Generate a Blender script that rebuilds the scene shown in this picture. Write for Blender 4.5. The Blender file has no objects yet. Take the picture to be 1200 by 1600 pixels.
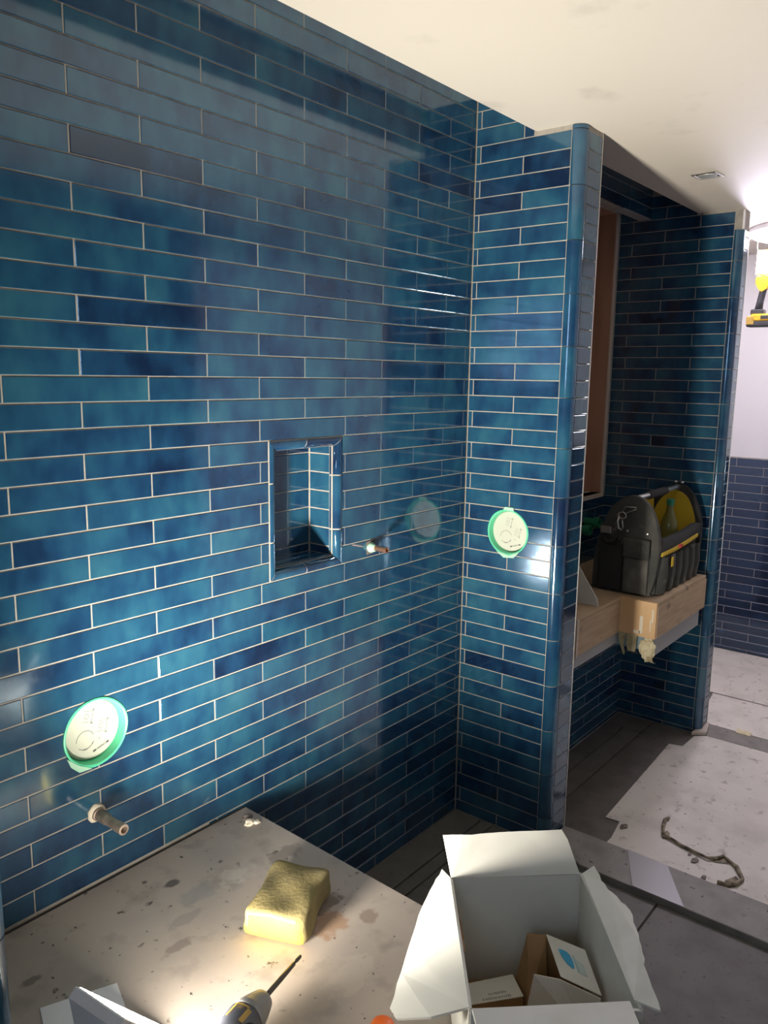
import bpy, bmesh, math, random
from mathutils import Vector, Matrix
random.seed(7)
S = bpy.context.scene
COL = S.collection

# ------------------------------------------------------------------ camera
cd = bpy.data.cameras.new('camera')
cam = bpy.data.objects.new('camera', cd); COL.objects.link(cam)
cd.sensor_fit = 'AUTO'; cd.sensor_width = 36.0; cd.lens = 28.216
cd.clip_start = 0.02; cd.clip_end = 60
R_ = (0.6259, -0.7798, 0.0145); U_ = (0.1215, 0.1165, 0.9858); F_ = (0.7700, 0.6156, -0.1684)
yaw, pitch, roll = math.radians(38.646), math.radians(-9.693), 0.014713
fw = Vector((math.cos(pitch)*math.cos(yaw), math.cos(pitch)*math.sin(yaw), math.sin(pitch)))
rt = fw.cross(Vector((0, 0, 1))).normalized(); up = rt.cross(fw)
r2 = rt*math.cos(roll) + up*math.sin(roll); u2 = up*math.cos(roll) - rt*math.sin(roll)
mw = Matrix((r2, u2, -fw)).transposed().to_4x4(); mw.translation = (-2.3336, -1.5065, 1.5905)
cam.matrix_world = mw
S.camera = cam
# ------------------------------------------------------------------ world, exposure
S.view_settings.view_transform = 'Standard'; S.view_settings.look = 'None'
S.view_settings.gamma = 1.0; S.view_settings.use_curve_mapping = False
S.view_settings.exposure = 0.55
S.cycles.use_denoising = True
S.cycles.max_bounces = 8; S.cycles.glossy_bounces = 4; S.cycles.diffuse_bounces = 5
S.cycles.sample_clamp_indirect = 6.0
wd = bpy.data.worlds.new('sky'); S.world = wd; wd.use_nodes = True
bg = wd.node_tree.nodes['Background']; bg.inputs[0].default_value = (0.62, 0.78, 1.0, 1); bg.inputs[1].default_value = 5.5
BENCH_LAMP = 60.0       # emission of the flood light's lens on the bench
BENCH_BEAM = 20.5        # watts of the beam its reflector throws along the lens axis
HALL_LAMP = 600.0        # emission of the hanging torch in the hall

HALL_LIGHT = 8.0         # emission of the guessed ceiling light added to brighten the hall

# ------------------------------------------------------------------ materials
def mat(name, col, rough=0.6, metal=0.0, spec=0.5, noise=None, bump=None, emit=None, trans=0.0):
    m = bpy.data.materials.new(name); m.use_nodes = True
    nt = m.node_tree; b = nt.nodes['Principled BSDF']
    b.inputs['Base Color'].default_value = (*col, 1); b.inputs['Roughness'].default_value = rough
    b.inputs['Metallic'].default_value = metal; b.inputs['Specular IOR Level'].default_value = spec
    if trans: b.inputs['Transmission Weight'].default_value = trans
    if emit:
        b.inputs['Emission Color'].default_value = (*emit[0], 1); b.inputs['Emission Strength'].default_value = emit[1]
    tc = nt.nodes.new('ShaderNodeTexCoord')
    if noise:   # list of (scale, detail, lo, hi, colour, xyz stretch)
        prev = None
        for (sc, det, lo, hi, c2, st) in noise:
            mp = nt.nodes.new('ShaderNodeMapping'); mp.inputs['Scale'].default_value = st
            nt.links.new(tc.outputs['Object'], mp.inputs['Vector'])
            n = nt.nodes.new('ShaderNodeTexNoise'); n.inputs['Scale'].default_value = sc; n.inputs['Detail'].default_value = det
            nt.links.new(mp.outputs[0], n.inputs['Vector'])
            r = nt.nodes.new('ShaderNodeMapRange'); r.inputs[1].default_value = lo; r.inputs[2].default_value = hi
            nt.links.new(n.outputs['Fac'], r.inputs[0])
            mx = nt.nodes.new('ShaderNodeMix'); mx.data_type = 'RGBA'
            nt.links.new(r.outputs[0], mx.inputs[0])
            if prev is None: mx.inputs[6].default_value = (*col, 1)
            else: nt.links.new(prev, mx.inputs[6])
            mx.inputs[7].default_value = (*c2, 1); prev = mx.outputs[2]
        nt.links.new(prev, b.inputs['Base Color'])
    if bump:
        n = nt.nodes.new('ShaderNodeTexNoise'); n.inputs['Scale'].default_value = bump[0]; n.inputs['Detail'].default_value = 4
        nt.links.new(tc.outputs['Object'], n.inputs['Vector'])
        bp = nt.nodes.new('ShaderNodeBump'); bp.inputs['Strength'].default_value = bump[1]; bp.inputs['Distance'].default_value = bump[2]
        nt.links.new(n.outputs['Fac'], bp.inputs['Height']); nt.links.new(bp.outputs[0], b.inputs['Normal'])
    return m

def tile_material(name='blue_glaze', k=(1, 1, 1)):
    m = bpy.data.materials.new(name); m.use_nodes = True
    nt = m.node_tree; b = nt.nodes['Principled BSDF']; L = nt.links.new
    tc = nt.nodes.new('ShaderNodeTexCoord'); oi = nt.nodes.new('ShaderNodeObjectInfo')
    sc = nt.nodes.new('ShaderNodeVectorMath'); sc.operation = 'SCALE'; sc.inputs[0].default_value = (53, 17, 31)
    L(oi.outputs['Random'], sc.inputs['Scale'])
    ad = nt.nodes.new('ShaderNodeVectorMath'); ad.operation = 'ADD'
    L(tc.outputs['Object'], ad.inputs[0]); L(sc.outputs[0], ad.inputs[1])
    def noise(scale, det, st):
        mp = nt.nodes.new('ShaderNodeMapping'); mp.inputs['Scale'].default_value = st; L(ad.outputs[0], mp.inputs['Vector'])
        n = nt.nodes.new('ShaderNodeTexNoise'); n.inputs['Scale'].default_value = scale; n.inputs['Detail'].default_value = det
        L(mp.outputs[0], n.inputs['Vector']); return n.outputs['Fac']
    n1 = noise(7, 3, (1.0, 1, 0.9)); n2 = noise(20, 4, (1.25, 1, 0.55))
    mx = nt.nodes.new('ShaderNodeMath'); mx.operation = 'MULTIPLY_ADD'; L(n2, mx.inputs[0]); mx.inputs[1].default_value = 0.38; L(n1, mx.inputs[2])
    # per tile darkness
    wn = nt.nodes.new('ShaderNodeTexWhiteNoise'); wn.noise_dimensions = '1D'; L(oi.outputs['Random'], wn.inputs['W'])
    pw = nt.nodes.new('ShaderNodeMath'); pw.operation = 'POWER'; L(wn.outputs['Value'], pw.inputs[0]); pw.inputs[1].default_value = 9
    sb = nt.nodes.new('ShaderNodeMath'); sb.operation = 'MULTIPLY_ADD'; L(pw.outputs[0], sb.inputs[0]); sb.inputs[1].default_value = -0.22; L(mx.outputs[0], sb.inputs[2])
    rp = nt.nodes.new('ShaderNodeValToRGB'); L(sb.outputs[0], rp.inputs[0])
    e = rp.color_ramp.elements
    e[0].position = 0.36; e[0].color = (0.0050, 0.020, 0.062, 1)
    e[1].position = 0.98; e[1].color = (0.026, 0.150, 0.225, 1)
    x = e.new(0.56); x.color = (0.0085, 0.052, 0.130, 1)
    x = e.new(0.74); x.color = (0.0140, 0.094, 0.180, 1)
    for q in e: q.color = (q.color[0]*k[0], q.color[1]*k[1], q.color[2]*k[2], 1)
    L(rp.outputs[0], b.inputs['Base Color'])
    b.inputs['Roughness'].default_value = 0.09; b.inputs['IOR'].default_value = 2.0; b.inputs['Specular Tint'].default_value = (0.66, 0.82, 1.0, 1)
    bn = nt.nodes.new('ShaderNodeTexNoise'); bn.inputs['Scale'].default_value = 11; bn.inputs['Detail'].default_value = 2
    L(ad.outputs[0], bn.inputs['Vector'])
    bp = nt.nodes.new('ShaderNodeBump'); bp.inputs['Strength'].default_value = 0.25; bp.inputs['Distance'].default_value = 0.0016
    L(bn.outputs['Fac'], bp.inputs['Height']); L(bp.outputs[0], b.inputs['Normal'])
    return m
one = (1, 1, 1)
TILE = tile_material(k=(1.10, .75, .71)); NAVY = tile_material('blue_glaze_darker', (.48, .21, .32))  # second one is the same glaze ramp, scaled darker and bluer
GROUT = mat('grout', (0.36, 0.33, 0.285), 0.9, noise=[(40, 4, .4, .75, (0.28, 0.255, 0.215), one)])
CEIL = mat('ceiling_paint', (0.62, 0.572, 0.495), 0.7, noise=[(5, 4, .62, .75, (0.52, 0.48, 0.42), (1, 1, 1))])
WHITE = mat('white_paint', (0.78, 0.77, 0.77), 0.6)
DARKVOID = mat('dark_fill', (0.05, 0.045, 0.04), 0.9)
SHFLOOR = mat('grey_floor_tile', (0.155, 0.142, 0.125), 0.7, noise=[(9, 5, .4, .7, (0.11, 0.10, 0.088), one), (60, 3, .62, .72, (0.08, 0.075, 0.07), one)], bump=(60, .2, .001))
CURB = mat('curb_stone', (0.26, 0.24, 0.215), 0.65, noise=[(14, 5, .4, .7, (0.19, 0.175, 0.155), one), (40, 3, .66, .72, (0.07, 0.065, 0.06), one)])
BENCHM = mat('bench_slab', (0.43, 0.365, 0.31), 0.62, noise=[(5, 5, .42, .66, (0.37, 0.32, 0.275), one), (13, 6, .55, .72, (0.30, 0.26, 0.22), one), (30, 4, .67, .72, (0.09, 0.075, 0.06), one), (75, 2, .71, .75, (0.05, 0.045, 0.04), one)], bump=(50, .15, .001))
PLY = mat('plywood', (0.50, 0.37, 0.235), 0.65, noise=[(7, 5, .4, .7, (0.40, 0.29, 0.18), (1, 1, 9)), (16, 4, .62, .74, (0.22, 0.17, 0.12), one)])
PLY_LIT = mat('orange_plywood_lit', (0.74, 0.48, 0.25), 0.55, noise=[(9, 4, .4, .7, (0.66, 0.42, 0.21), (1, 1, .3))])  # plywood copy brightened for the board face turned to the bench lamp
PINKPLY = mat('bare_wood_lining', (0.46, 0.265, 0.17), 0.7, noise=[(6, 4, .4, .7, (0.36, 0.20, 0.13), (3, 3, .4))])
EDGE = mat('raw_board_edge', (0.55, 0.47, 0.40), 0.75)
GREYPL = mat('grey_plastic_rail', (0.36, 0.37, 0.37), 0.5)
BLUEPL = mat('pale_blue_film', (0.25, 0.36, 0.42), 0.5)
TAPE = mat('masking_tape', (0.74, 0.66, 0.43), 0.8, noise=[(40, 3, .45, .7, (0.55, 0.47, 0.28), one)])
PAPER = mat('floor_paper', (0.72, 0.675, 0.61), 0.85, noise=[(6, 5, .45, .7, (0.60, 0.56, 0.50), one), (22, 5, .60, .74, (0.40, 0.36, 0.31), one), (55, 3, .68, .73, (0.12, 0.1, 0.08), one)])
FILM = mat('dusty_film', (0.33, 0.31, 0.30), 0.4)
DIRTY = mat('dirty_tape', (0.33, 0.28, 0.19), 0.8, noise=[(35, 4, .4, .65, (0.08, 0.06, 0.04), one)])
CARDW = mat('white_card', (0.73, 0.72, 0.65), 0.75, noise=[(8, 4, .5, .75, (0.60, 0.59, 0.52), one)])
CARDB = mat('brown_card', (0.36, 0.21, 0.09), 0.8, noise=[(30, 3, .4, .7, (0.28, 0.16, 0.065), one)])
PRINTB = mat('blue_print', (0.03, 0.33, 0.55), 0.6); PRINTL = mat('pale_blue_print', (0.28, 0.52, 0.55), 0.6)
INK = mat('dark_ink', (0.06, 0.055, 0.06), 0.7); INKL = mat('grey_ink', (0.13, 0.135, 0.13), 0.7)
FABRIC = mat('black_canvas', (0.05, 0.052, 0.047), 0.85, noise=[(7, 5, .45, .68, (0.095, 0.093, 0.080), one), (18, 5, .58, .74, (0.18, 0.17, 0.145), one)], bump=(350, .3, .001))
FABRIC3 = mat('dusty_canvas', (0.10, 0.098, 0.086), 0.85, noise=[(14, 5, .45, .7, (0.19, 0.18, 0.155), (1, 1, .6))], bump=(350, .3, .001))
FABRIC2 = mat('black_padding', (0.022, 0.023, 0.023), 0.8, bump=(300, .3, .001))
YELFAB = mat('yellow_lining', (0.58, 0.40, 0.02), 0.7)
CHROME = mat('bright_metal', (0.70, 0.68, 0.65), 0.32, 1.0)
STEEL = mat('dark_steel', (0.10, 0.09, 0.085), 0.35, 1.0)
BUCKLE = mat('worn_buckle', (0.30, 0.28, 0.24), 0.5, 0.6)
COPPER = mat('copper', (0.72, 0.36, 0.22), 0.3, 0.9, noise=[(40, 4, .45, .7, (0.55, 0.30, 0.20), one)])
BRASS = mat('dull_brass', (0.42, 0.33, 0.26), 0.5, 0.5, noise=[(50, 4, .4, .7, (0.26, 0.2, 0.16), one)])
MINT = mat('mint_plastic', (0.10, 0.58, 0.33), 0.4)
MINT2 = mat('dusty_mint_plastic', (0.34, 0.58, 0.42), 0.6)
COVER = mat('cream_plastic', (0.47, 0.485, 0.40), 0.5)
GREENPL = mat('green_pipe_plastic', (0.02, 0.20, 0.10), 0.35)
BOTTLE = mat('olive_bottle_plastic', (0.16, 0.15, 0.045), 0.10)
SPONGE = mat('yellow_sponge', (0.50, 0.335, 0.035), 0.95, noise=[(18, 4, .55, .75, (0.40, 0.28, 0.05), one)], bump=(120, .5, .002))
SPONGET = mat('dirty_sponge_top', (0.25, 0.20, 0.075), 0.95, noise=[(12, 5, .4, .7, (0.19, 0.155, 0.075), one), (34, 4, .70, .76, (0.06, 0.05, 0.03), one)], bump=(120, .5, .002))
WETM = mat('wet_brown_stain', (0.36, 0.215, 0.125), 0.35, noise=[(14, 3, .4, .7, (0.28, 0.17, 0.11), one)])
STAIN = mat('grey_stain', (0.17, 0.14, 0.12), 0.6)
GREYRUB = mat('grey_rubber', (0.22, 0.215, 0.21), 0.42)
BLACKPL = mat('black_plastic', (0.025, 0.026, 0.03), 0.4)
SLATE = mat('slate_plastic', (0.075, 0.078, 0.095), 0.4)
OCHRE = mat('ochre_plastic', (0.42, 0.27, 0.05), 0.5)
YELPL = mat('yellow_plastic', (0.80, 0.46, 0.02), 0.4)
ORANGE = mat('orange_plastic', (0.75, 0.13, 0.01), 0.4)
PLASTER = mat('cream_plaster', (0.78, 0.70, 0.55), 0.9, bump=(80, .5, .003))
LAMPGREY = mat('lamp_housing_grey', (0.82, 0.82, 0.82), 0.45)
LAMPBLUE = mat('lamp_label_blue', (0.22, 0.46, 0.55), 0.4)
LAMPFACE = mat('lamp_face_lit', (1, 1, 1), 0.5, emit=((1.0, 0.93, 0.82), BENCH_LAMP))
TORCHFACE = mat('torch_face_lit', (1, 1, 1), 0.5, emit=((0.86, 0.80, 1.0), HALL_LAMP))
HALLGLOW = mat('added_light_diffuser', (1, 1, 1), 0.5, emit=((0.93, 0.88, 1.0), HALL_LIGHT))
GLASS = mat('window_glass', (1, 1, 1), 0.0, trans=1.0)
REFL = mat('lamp_reflector', (0.80, 0.80, 0.77), 0.4, 0.7)

# ------------------------------------------------------------------ helpers
def link(name, me, m=None, parent=None, smooth=False):
    o = bpy.data.objects.new(name, me); COL.objects.link(o)
    if m is not None and not me.materials: me.materials.append(m)
    if smooth:
        for p in me.polygons: p.use_smooth = True
    if parent is not None: o.parent = parent
    return o
def tag(o, label, cat, group=None, kind=None):
    o['label'] = label; o['category'] = cat
    if group: o['group'] = group
    if kind: o['kind'] = kind
    return o
def thing(name, label, cat, loc=(0, 0, 0), group=None, kind=None, rot=None):
    o = bpy.data.objects.new(name, None); COL.objects.link(o); o.location = loc; o.empty_display_size = 0.05
    if rot is not None: o.rotation_euler = rot
    return tag(o, label, cat, group, kind)
def keep(o, parent):      # parent without moving the child
    o.parent = parent; bpy.context.view_layer.update() if False else None
    M = Matrix.Translation(parent.location) @ parent.rotation_euler.to_matrix().to_4x4()
    o.matrix_parent_inverse = M.inverted(); return o
def bm_out(bm, name, m=None, parent=None, smooth=False, recalc=True):
    if recalc: bmesh.ops.recalc_face_normals(bm, faces=bm.faces)
    me = bpy.data.meshes.new(name); bm.to_mesh(me); bm.free()
    o = link(name, me, m, None, smooth)
    if parent is not None: keep(o, parent)
    return o
def bm_box(bm, lo, hi):
    vs = [bm.verts.new((x, y, z)) for x in (lo[0], hi[0]) for y in (lo[1], hi[1]) for z in (lo[2], hi[2])]
    for f in ((0, 1, 3, 2), (4, 6, 7, 5), (0, 4, 5, 1), (2, 3, 7, 6), (0, 2, 6, 4), (1, 5, 7, 3)):
        bm.faces.new([vs[i] for i in f])
    return vs
def box(name, lo, hi, m, parent=None, bevel=0.0, seg=2):
    bm = bmesh.new(); bm_box(bm, lo, hi)
    if bevel: bmesh.ops.bevel(bm, geom=bm.edges[:], offset=bevel, segments=seg, affect='EDGES', profile=0.5)
    return bm_out(bm, name, m, parent, smooth=False)
def boxes(name, lst, m, parent=None):
    bm = bmesh.new()
    for lo, hi in lst: bm_box(bm, lo, hi)
    return bm_out(bm, name, m, parent)
def frame(d):
    d = Vector(d).normalized(); a = Vector((0, 0, 1)) if abs(d.z) < .9 else Vector((1, 0, 0))
    x = d.cross(a).normalized(); return x, d.cross(x)
def bm_lathe(bm, p, d, prof, n=24, cap=True):
    """rings of (distance along d, radius) from the point p"""
    p = Vector(p); d = Vector(d).normalized(); x, y = frame(d); rings = []
    for t, r in prof:
        rings.append([bm.verts.new(p + d*t + x*(r*math.cos(2*math.pi*i/n)) + y*(r*math.sin(2*math.pi*i/n))) for i in range(n)])
    for a, b in zip(rings, rings[1:]):
        for i in range(n): bm.faces.new((a[i], a[(i+1) % n], b[(i+1) % n], b[i]))
    if cap:
        bm.faces.new(rings[0][::-1]); bm.faces.new(rings[-1])
def lathe(name, p, d, prof, m, parent=None, n=24, cap=True, smooth=True):
    bm = bmesh.new(); bm_lathe(bm, p, d, prof, n, cap)
    o = bm_out(bm, name, m, parent, smooth)
    return sharp(o)
def sharp(o, ang=40):
    me = o.data
    try: me.set_sharp_from_angle(angle=math.radians(ang))
    except Exception: pass
    return o
def bm_tube(bm, pts, r, n=8):
    pts = [Vector(p) for p in pts]; rs = r if isinstance(r, (list, tuple)) else [r]*len(pts); rings = []
    for i, p in enumerate(pts):
        d = (pts[min(i+1, len(pts)-1)] - pts[max(i-1, 0)]); x, y = frame(d)
        rings.append([bm.verts.new(p + x*(rs[i]*math.cos(2*math.pi*k/n)) + y*(rs[i]*math.sin(2*math.pi*k/n))) for k in range(n)])
    for a, b in zip(rings, rings[1:]):
        for i in range(n): bm.faces.new((a[i], a[(i+1) % n], b[(i+1) % n], b[i]))
    bm.faces.new(rings[0][::-1]); bm.faces.new(rings[-1])
def tube(name, pts, r, m, parent=None, n=8):
    bm = bmesh.new(); bm_tube(bm, pts, r, n); return bm_out(bm, name, m, parent, True)
def panel(name, pts, th, m, parent=None, mi=None):
    """a flat or slightly bent sheet with thickness th, outline pts"""
    P = [Vector(p) for p in pts]; nrm = Vector((0, 0, 0))
    for i in range(len(P)): nrm += P[i].cross(P[(i+1) % len(P)])
    nrm.normalize(); bm = bmesh.new()
    a = [bm.verts.new(p + nrm*th*.5) for p in P]; b = [bm.verts.new(p - nrm*th*.5) for p in P]
    bm.faces.new(a); bm.faces.new(b[::-1]); n = len(P)
    for i in range(n): bm.faces.new((a[i], b[i], b[(i+1) % n], a[(i+1) % n]))
    return bm_out(bm, name, m, parent)
def prism(name, outline, axis, lo, hi, m, parent=None, bevel=0.0):
    """outline in the two other axes, extruded along axis"""
    bm = bmesh.new()
    def v(p, t):
        return {'x': (t, p[0], p[1]), 'y': (p[0], t, p[1]), 'z': (p[0], p[1], t)}[axis]
    a = [bm.verts.new(v(p, lo)) for p in outline]; b = [bm.verts.new(v(p, hi)) for p in outline]; n = len(a)
    fa = bm.faces.new(a); fb = bm.faces.new(b[::-1])
    for i in range(n): bm.faces.new((a[i], b[i], b[(i+1) % n], a[(i+1) % n]))
    if bevel: bmesh.ops.bevel(bm, geom=list(fa.edges)+list(fb.edges), offset=bevel, segments=3, affect='EDGES', profile=0.5)
    o = bm_out(bm, name, m, parent, True); return sharp(o, 50)
def smooth_outline(pts, k=4):
    n = len(pts); out = []
    for i in range(n):
        p0, p1, p2, p3 = (Vector((*pts[(i+j-1) % n], 0)) for j in range(4))
        for s in range(k):
            t = s/k
            q = 0.5*((2*p1) + (p2-p0)*t + (2*p0-5*p1+4*p2-p3)*t*t + (3*p1-p0-3*p2+p3)*t**3)
            out.append((q.x, q.y))
    return out
def boolean_cut(me, cutter_me, m):
    a = bpy.data.objects.new('tmp_a', me); c = bpy.data.objects.new('tmp_c', cutter_me)
    COL.objects.link(a); COL.objects.link(c)
    md = a.modifiers.new('b', 'BOOLEAN'); md.operation = 'DIFFERENCE'; md.solver = 'EXACT'; md.object = c
    dg = bpy.context.evaluated_depsgraph_get()
    out = bpy.data.meshes.new_from_object(a.evaluated_get(dg))
    bpy.data.objects.remove(a); bpy.data.objects.remove(c)
    if not out.materials: out.materials.append(m)
    return out

# ------------------------------------------------------------------ tiling
PITCH = 0.053; GAP = 0.0034; Z12 = 1.5794; HALF = 0.1615
def zline(n, off=0.0): return Z12 - (n - 12)*PITCH + off
_cache = {}
def tile_mesh(w, h, m=None):
    m = m or TILE; k = (round(w, 4), round(h, 4), m.name)
    if k in _cache: return _cache[k]
    c = min(0.0013, w*.2, h*.2); d = 0.0075; v = []
    for y, s in ((d, 0), (c*.8, 0), (0, c)):
        v += [(-w/2+s, y, -h/2+s), (w/2-s, y, -h/2+s), (w/2-s, y, h/2-s), (-w/2+s, y, h/2-s)]
    f = [(0, 3, 2, 1), (8, 9, 10, 11)]
    for r in (0, 4):
        for i in range(4): f.append((r+i, r+(i+1) % 4, r+4+(i+1) % 4, r+4+i))
    me = bpy.data.meshes.new('tile'); me.from_pydata(v, [], f); me.update(); me.materials.append(m)
    _cache[k] = me; return me
def tile_wall(parent, O, U, rz, u0, u1, rows, joints, holes=(), off=0.0, zmin=-1, zmax=9, cuts=(), m=None):
    """rows of tiles on a plane: O + U*u, facing local -y turned by rz. joints(n) -> u of the vertical joints."""
    O = Vector(O); U = Vector(U); cnt = 0
    for n in rows:
        za, zb = zline(n+1, off)+GAP/2, zline(n, off)-GAP/2
        za, zb = max(za, zmin), min(zb, zmax)
        if zb - za < 0.008: continue
        xs = [u0] + sorted(x for x in joints(n) if u0+0.006 < x < u1-0.006) + [u1]
        segs = []
        for a, b in zip(xs, xs[1:]):
            aa = a + (GAP/2 if a != u0 else 0.001); bb = b - (GAP/2 if b != u1 else 0.001)
            parts = [(aa, bb)]
            for (h0, h1, hz0, hz1) in holes:
                if hz0 < (za+zb)/2 < hz1:
                    nw = []
                    for (p, q) in parts:
                        if q <= h0 or p >= h1: nw.append((p, q)); continue
                        if p < h0 - .006: nw.append((p, h0-.0016))
                        if q > h1 + .006: nw.append((h1+.0016, q))
                    parts = nw
            segs += parts
        for (a, b) in segs:
            pieces = [(a, b, None)]
            for (cu, cz, cr, cm) in cuts:
                if a < cu+cr and b > cu-cr and za < cz+cr and zb > cz-cr:
                    dz = max(0, za-cz, cz-zb); full = (za < cz - cr*.0 + 1e9)
                    through = abs(za-cz) < cr and abs(zb-cz) < cr
                    if through: pieces = [(a, min(b, cu), (cu, cz, cr, cm)), (max(a, cu), b, (cu, cz, cr, cm))]
                    else: pieces = [(a, b, (cu, cz, cr, cm))]
            for (p, q, cut) in pieces:
                if q - p < 0.006: continue
                w, h = q-p, zb-za; c = O + U*((p+q)/2) + Vector((0, 0, (za+zb)/2))
                if cut is None: me = tile_mesh(w, h, m)
                else:
                    cu, cz, cr, cm = cut; bm = bmesh.new()
                    bm_lathe(bm, (cu-(p+q)/2, -0.05, cz-(za+zb)/2), (0, 1, 0), [(0, cr), (.1, cr)], 48)
                    t = bpy.data.meshes.new('c'); bm.to_mesh(t); bm.free()
                    me = boolean_cut(tile_mesh(w, h), t, TILE)
                    if len(me.polygons) < 3: continue
                o = bpy.data.objects.new('tile', me); COL.objects.link(o); o.parent = parent
                o.location = c
                o.rotation_euler = (random.gauss(0, .0016), random.gauss(0, .0004), rz + random.gauss(0, .0012))
                cnt += 1
    return cnt
def lat(a0, step, lo, hi):
    k0 = math.ceil((lo-a0)/step); return [a0+step*k for k in range(k0, int((hi-a0)//step)+1)]

SOFFIT = 2.335; SOFF_Y = -0.217; BATH = -0.13; HALLX = 2.96
XD = 1.54
NICHE = (-0.924, -0.641, zline(22), zline(15))
GA = (-1.440, 0.816, 0.078); GB = (-0.175, 1.074, 0.0785)      # round covers: on the back wall (X, Z, r), on the wing wall (Y, Z, r)

# ================================================================= SETTING
def struct(name, o, label, cat='wall'):
    o.name = name; return tag(o, label, cat, kind='structure')
# ---- back wall of the shower
g = 0.0016
x0, x1 = -1.95, 0.0
nx0, nx1, nz0, nz1 = NICHE[0]+.003, NICHE[1]-.003, NICHE[2]+.002, NICHE[3]-.002
bm = bmesh.new(); bm_box(bm, (x0, g, -.02), (nx0, .14, 2.5)); bmesh.ops.recalc_face_normals(bm, faces=bm.faces)
me = bpy.data.meshes.new('wall_back'); bm.to_mesh(me); bm.free(); me.materials.append(GROUT)
bm = bmesh.new(); bm_lathe(bm, (GA[0], -.05, GA[1]), (0, 1, 0), [(0, GA[2]), (.09, GA[2])], 48); bmesh.ops.recalc_face_normals(bm, faces=bm.faces)
t = bpy.data.meshes.new('c'); bm.to_mesh(t); bm.free()
me = boolean_cut(me, t, GROUT)
bm = bmesh.new(); bm.from_mesh(me); fs = set(bm.faces)
for lo, hi in (((nx1, g, -.02), (x1+.02, .14, 2.5)), ((nx0, g, -.02), (nx1, .14, nz0)), ((nx0, g, nz1), (nx1, .14, 2.5))):
    bm_box(bm, lo, hi)
bmesh.ops.recalc_face_normals(bm, faces=[f for f in bm.faces if f not in fs]); bm.to_mesh(me); bm.free()
wallA = link('wall_back', me); struct('wall_back', wallA, 'long shower wall of glossy dark blue tiles with pale grout')
MC = 8.8967
def jA(n): return lat(-MC*HALF + (0 if n % 2 else HALF), 2*HALF, -2.2, 0.0)
rowsA = list(range(-6, 42))
tile_wall(wallA, (0, 0, 0), (1, 0, 0), 0, -1.86, -0.0018, [n for n in rowsA if zline(n+.5) > .47], jA, holes=[NICHE], cuts=[(GA[0], GA[1], GA[2], None)])
tile_wall(wallA, (0, 0, 0), (1, 0, 0), 0, -1.14, -0.0018, [n for n in rowsA if zline(n+.5) <= .47], jA, zmin=0.002)
# ---- niche in the back wall
nb = 0.105; nt_ = 0.029
ix0, ix1, iz0, iz1 = NICHE[0]+nt_, NICHE[1]-nt_, NICHE[2]+nt_, NICHE[3]-nt_
niche = boxes('niche', [((nx0-.001, nb, nz0-.001), (nx1+.001, .138, nz1+.001)), ((nx0, .012, nz0), (ix0-.001, nb, nz1)), ((ix1+.001, .012, nz0), (nx1, nb, nz1)),
                        ((ix0-.001, .012, iz1+.001), (ix1+.001, nb, nz1)), ((ix0-.001, .012, nz0), (ix1+.001, nb, iz0-.001))], GROUT, wallA)
def jN(n): return [ix0 + .045] if n % 2 == 0 else []
tile_wall(niche, (0, nb-.0015, 0), (1, 0, 0), 0, ix0, ix1, range(15, 22), jN, zmin=iz0+.001, zmax=iz1-.001)
tile_wall(niche, (ix1, 0, 0), (0, -1, 0), -math.pi/2, -nb+.004, -0.024, range(15, 22), lambda n: [], zmin=iz0+.001, zmax=iz1-.001)
tile_wall(niche, (ix0, 0, 0), (0, 1, 0), math.pi/2, .024, nb-.004, range(15, 22), lambda n: [], zmin=iz0+.001, zmax=iz1-.001)
def flat_tile(x0, x1, y0, y1, z, updown, parent):
    v = [(x0, y0, z), (x1, y0, z), (x1, y1, z), (x0, y1, z)]; c = .0012
    v2 = [(x0+c, y0+c, z+updown*.0015), (x1-c, y0+c, z+updown*.0015), (x1-c, y1-c, z+updown*.0015), (x0+c, y1-c, z+updown*.0015)]
    me = bpy.data.meshes.new('tile'); me.from_pydata(v+v2, [], [(4, 5, 6, 7), (0, 1, 5, 4), (1, 2, 6, 5), (2, 3, 7, 6), (3, 0, 4, 7), (3, 2, 1, 0)]); me.materials.append(TILE)
    o = link('tile', me, TILE, parent); return o
for y0, y1 in ((.026, .062), (.066, .101)):
    flat_tile(ix0+.002, ix1-.002, y0, y1, iz0-.0005, 1, niche)
flat_tile(ix0+.002, ix1-.002, .026, .101, iz1+.0005, -1, niche)
PROF = [(0.0022, .008), (0.0022, -.0012), (.006, -.0032), (.012, -.0034), (.018, -.0012), (.024, .0045), (.0275, .0115), (.0285, .0235)]
PROFG = [(0.0005, .009), (0.0005, .0012), (.006, -.0018), (.012, -.0022), (.0175, .0002), (.0225, .0055), (.026, .012), (.0275, .026)]
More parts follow.
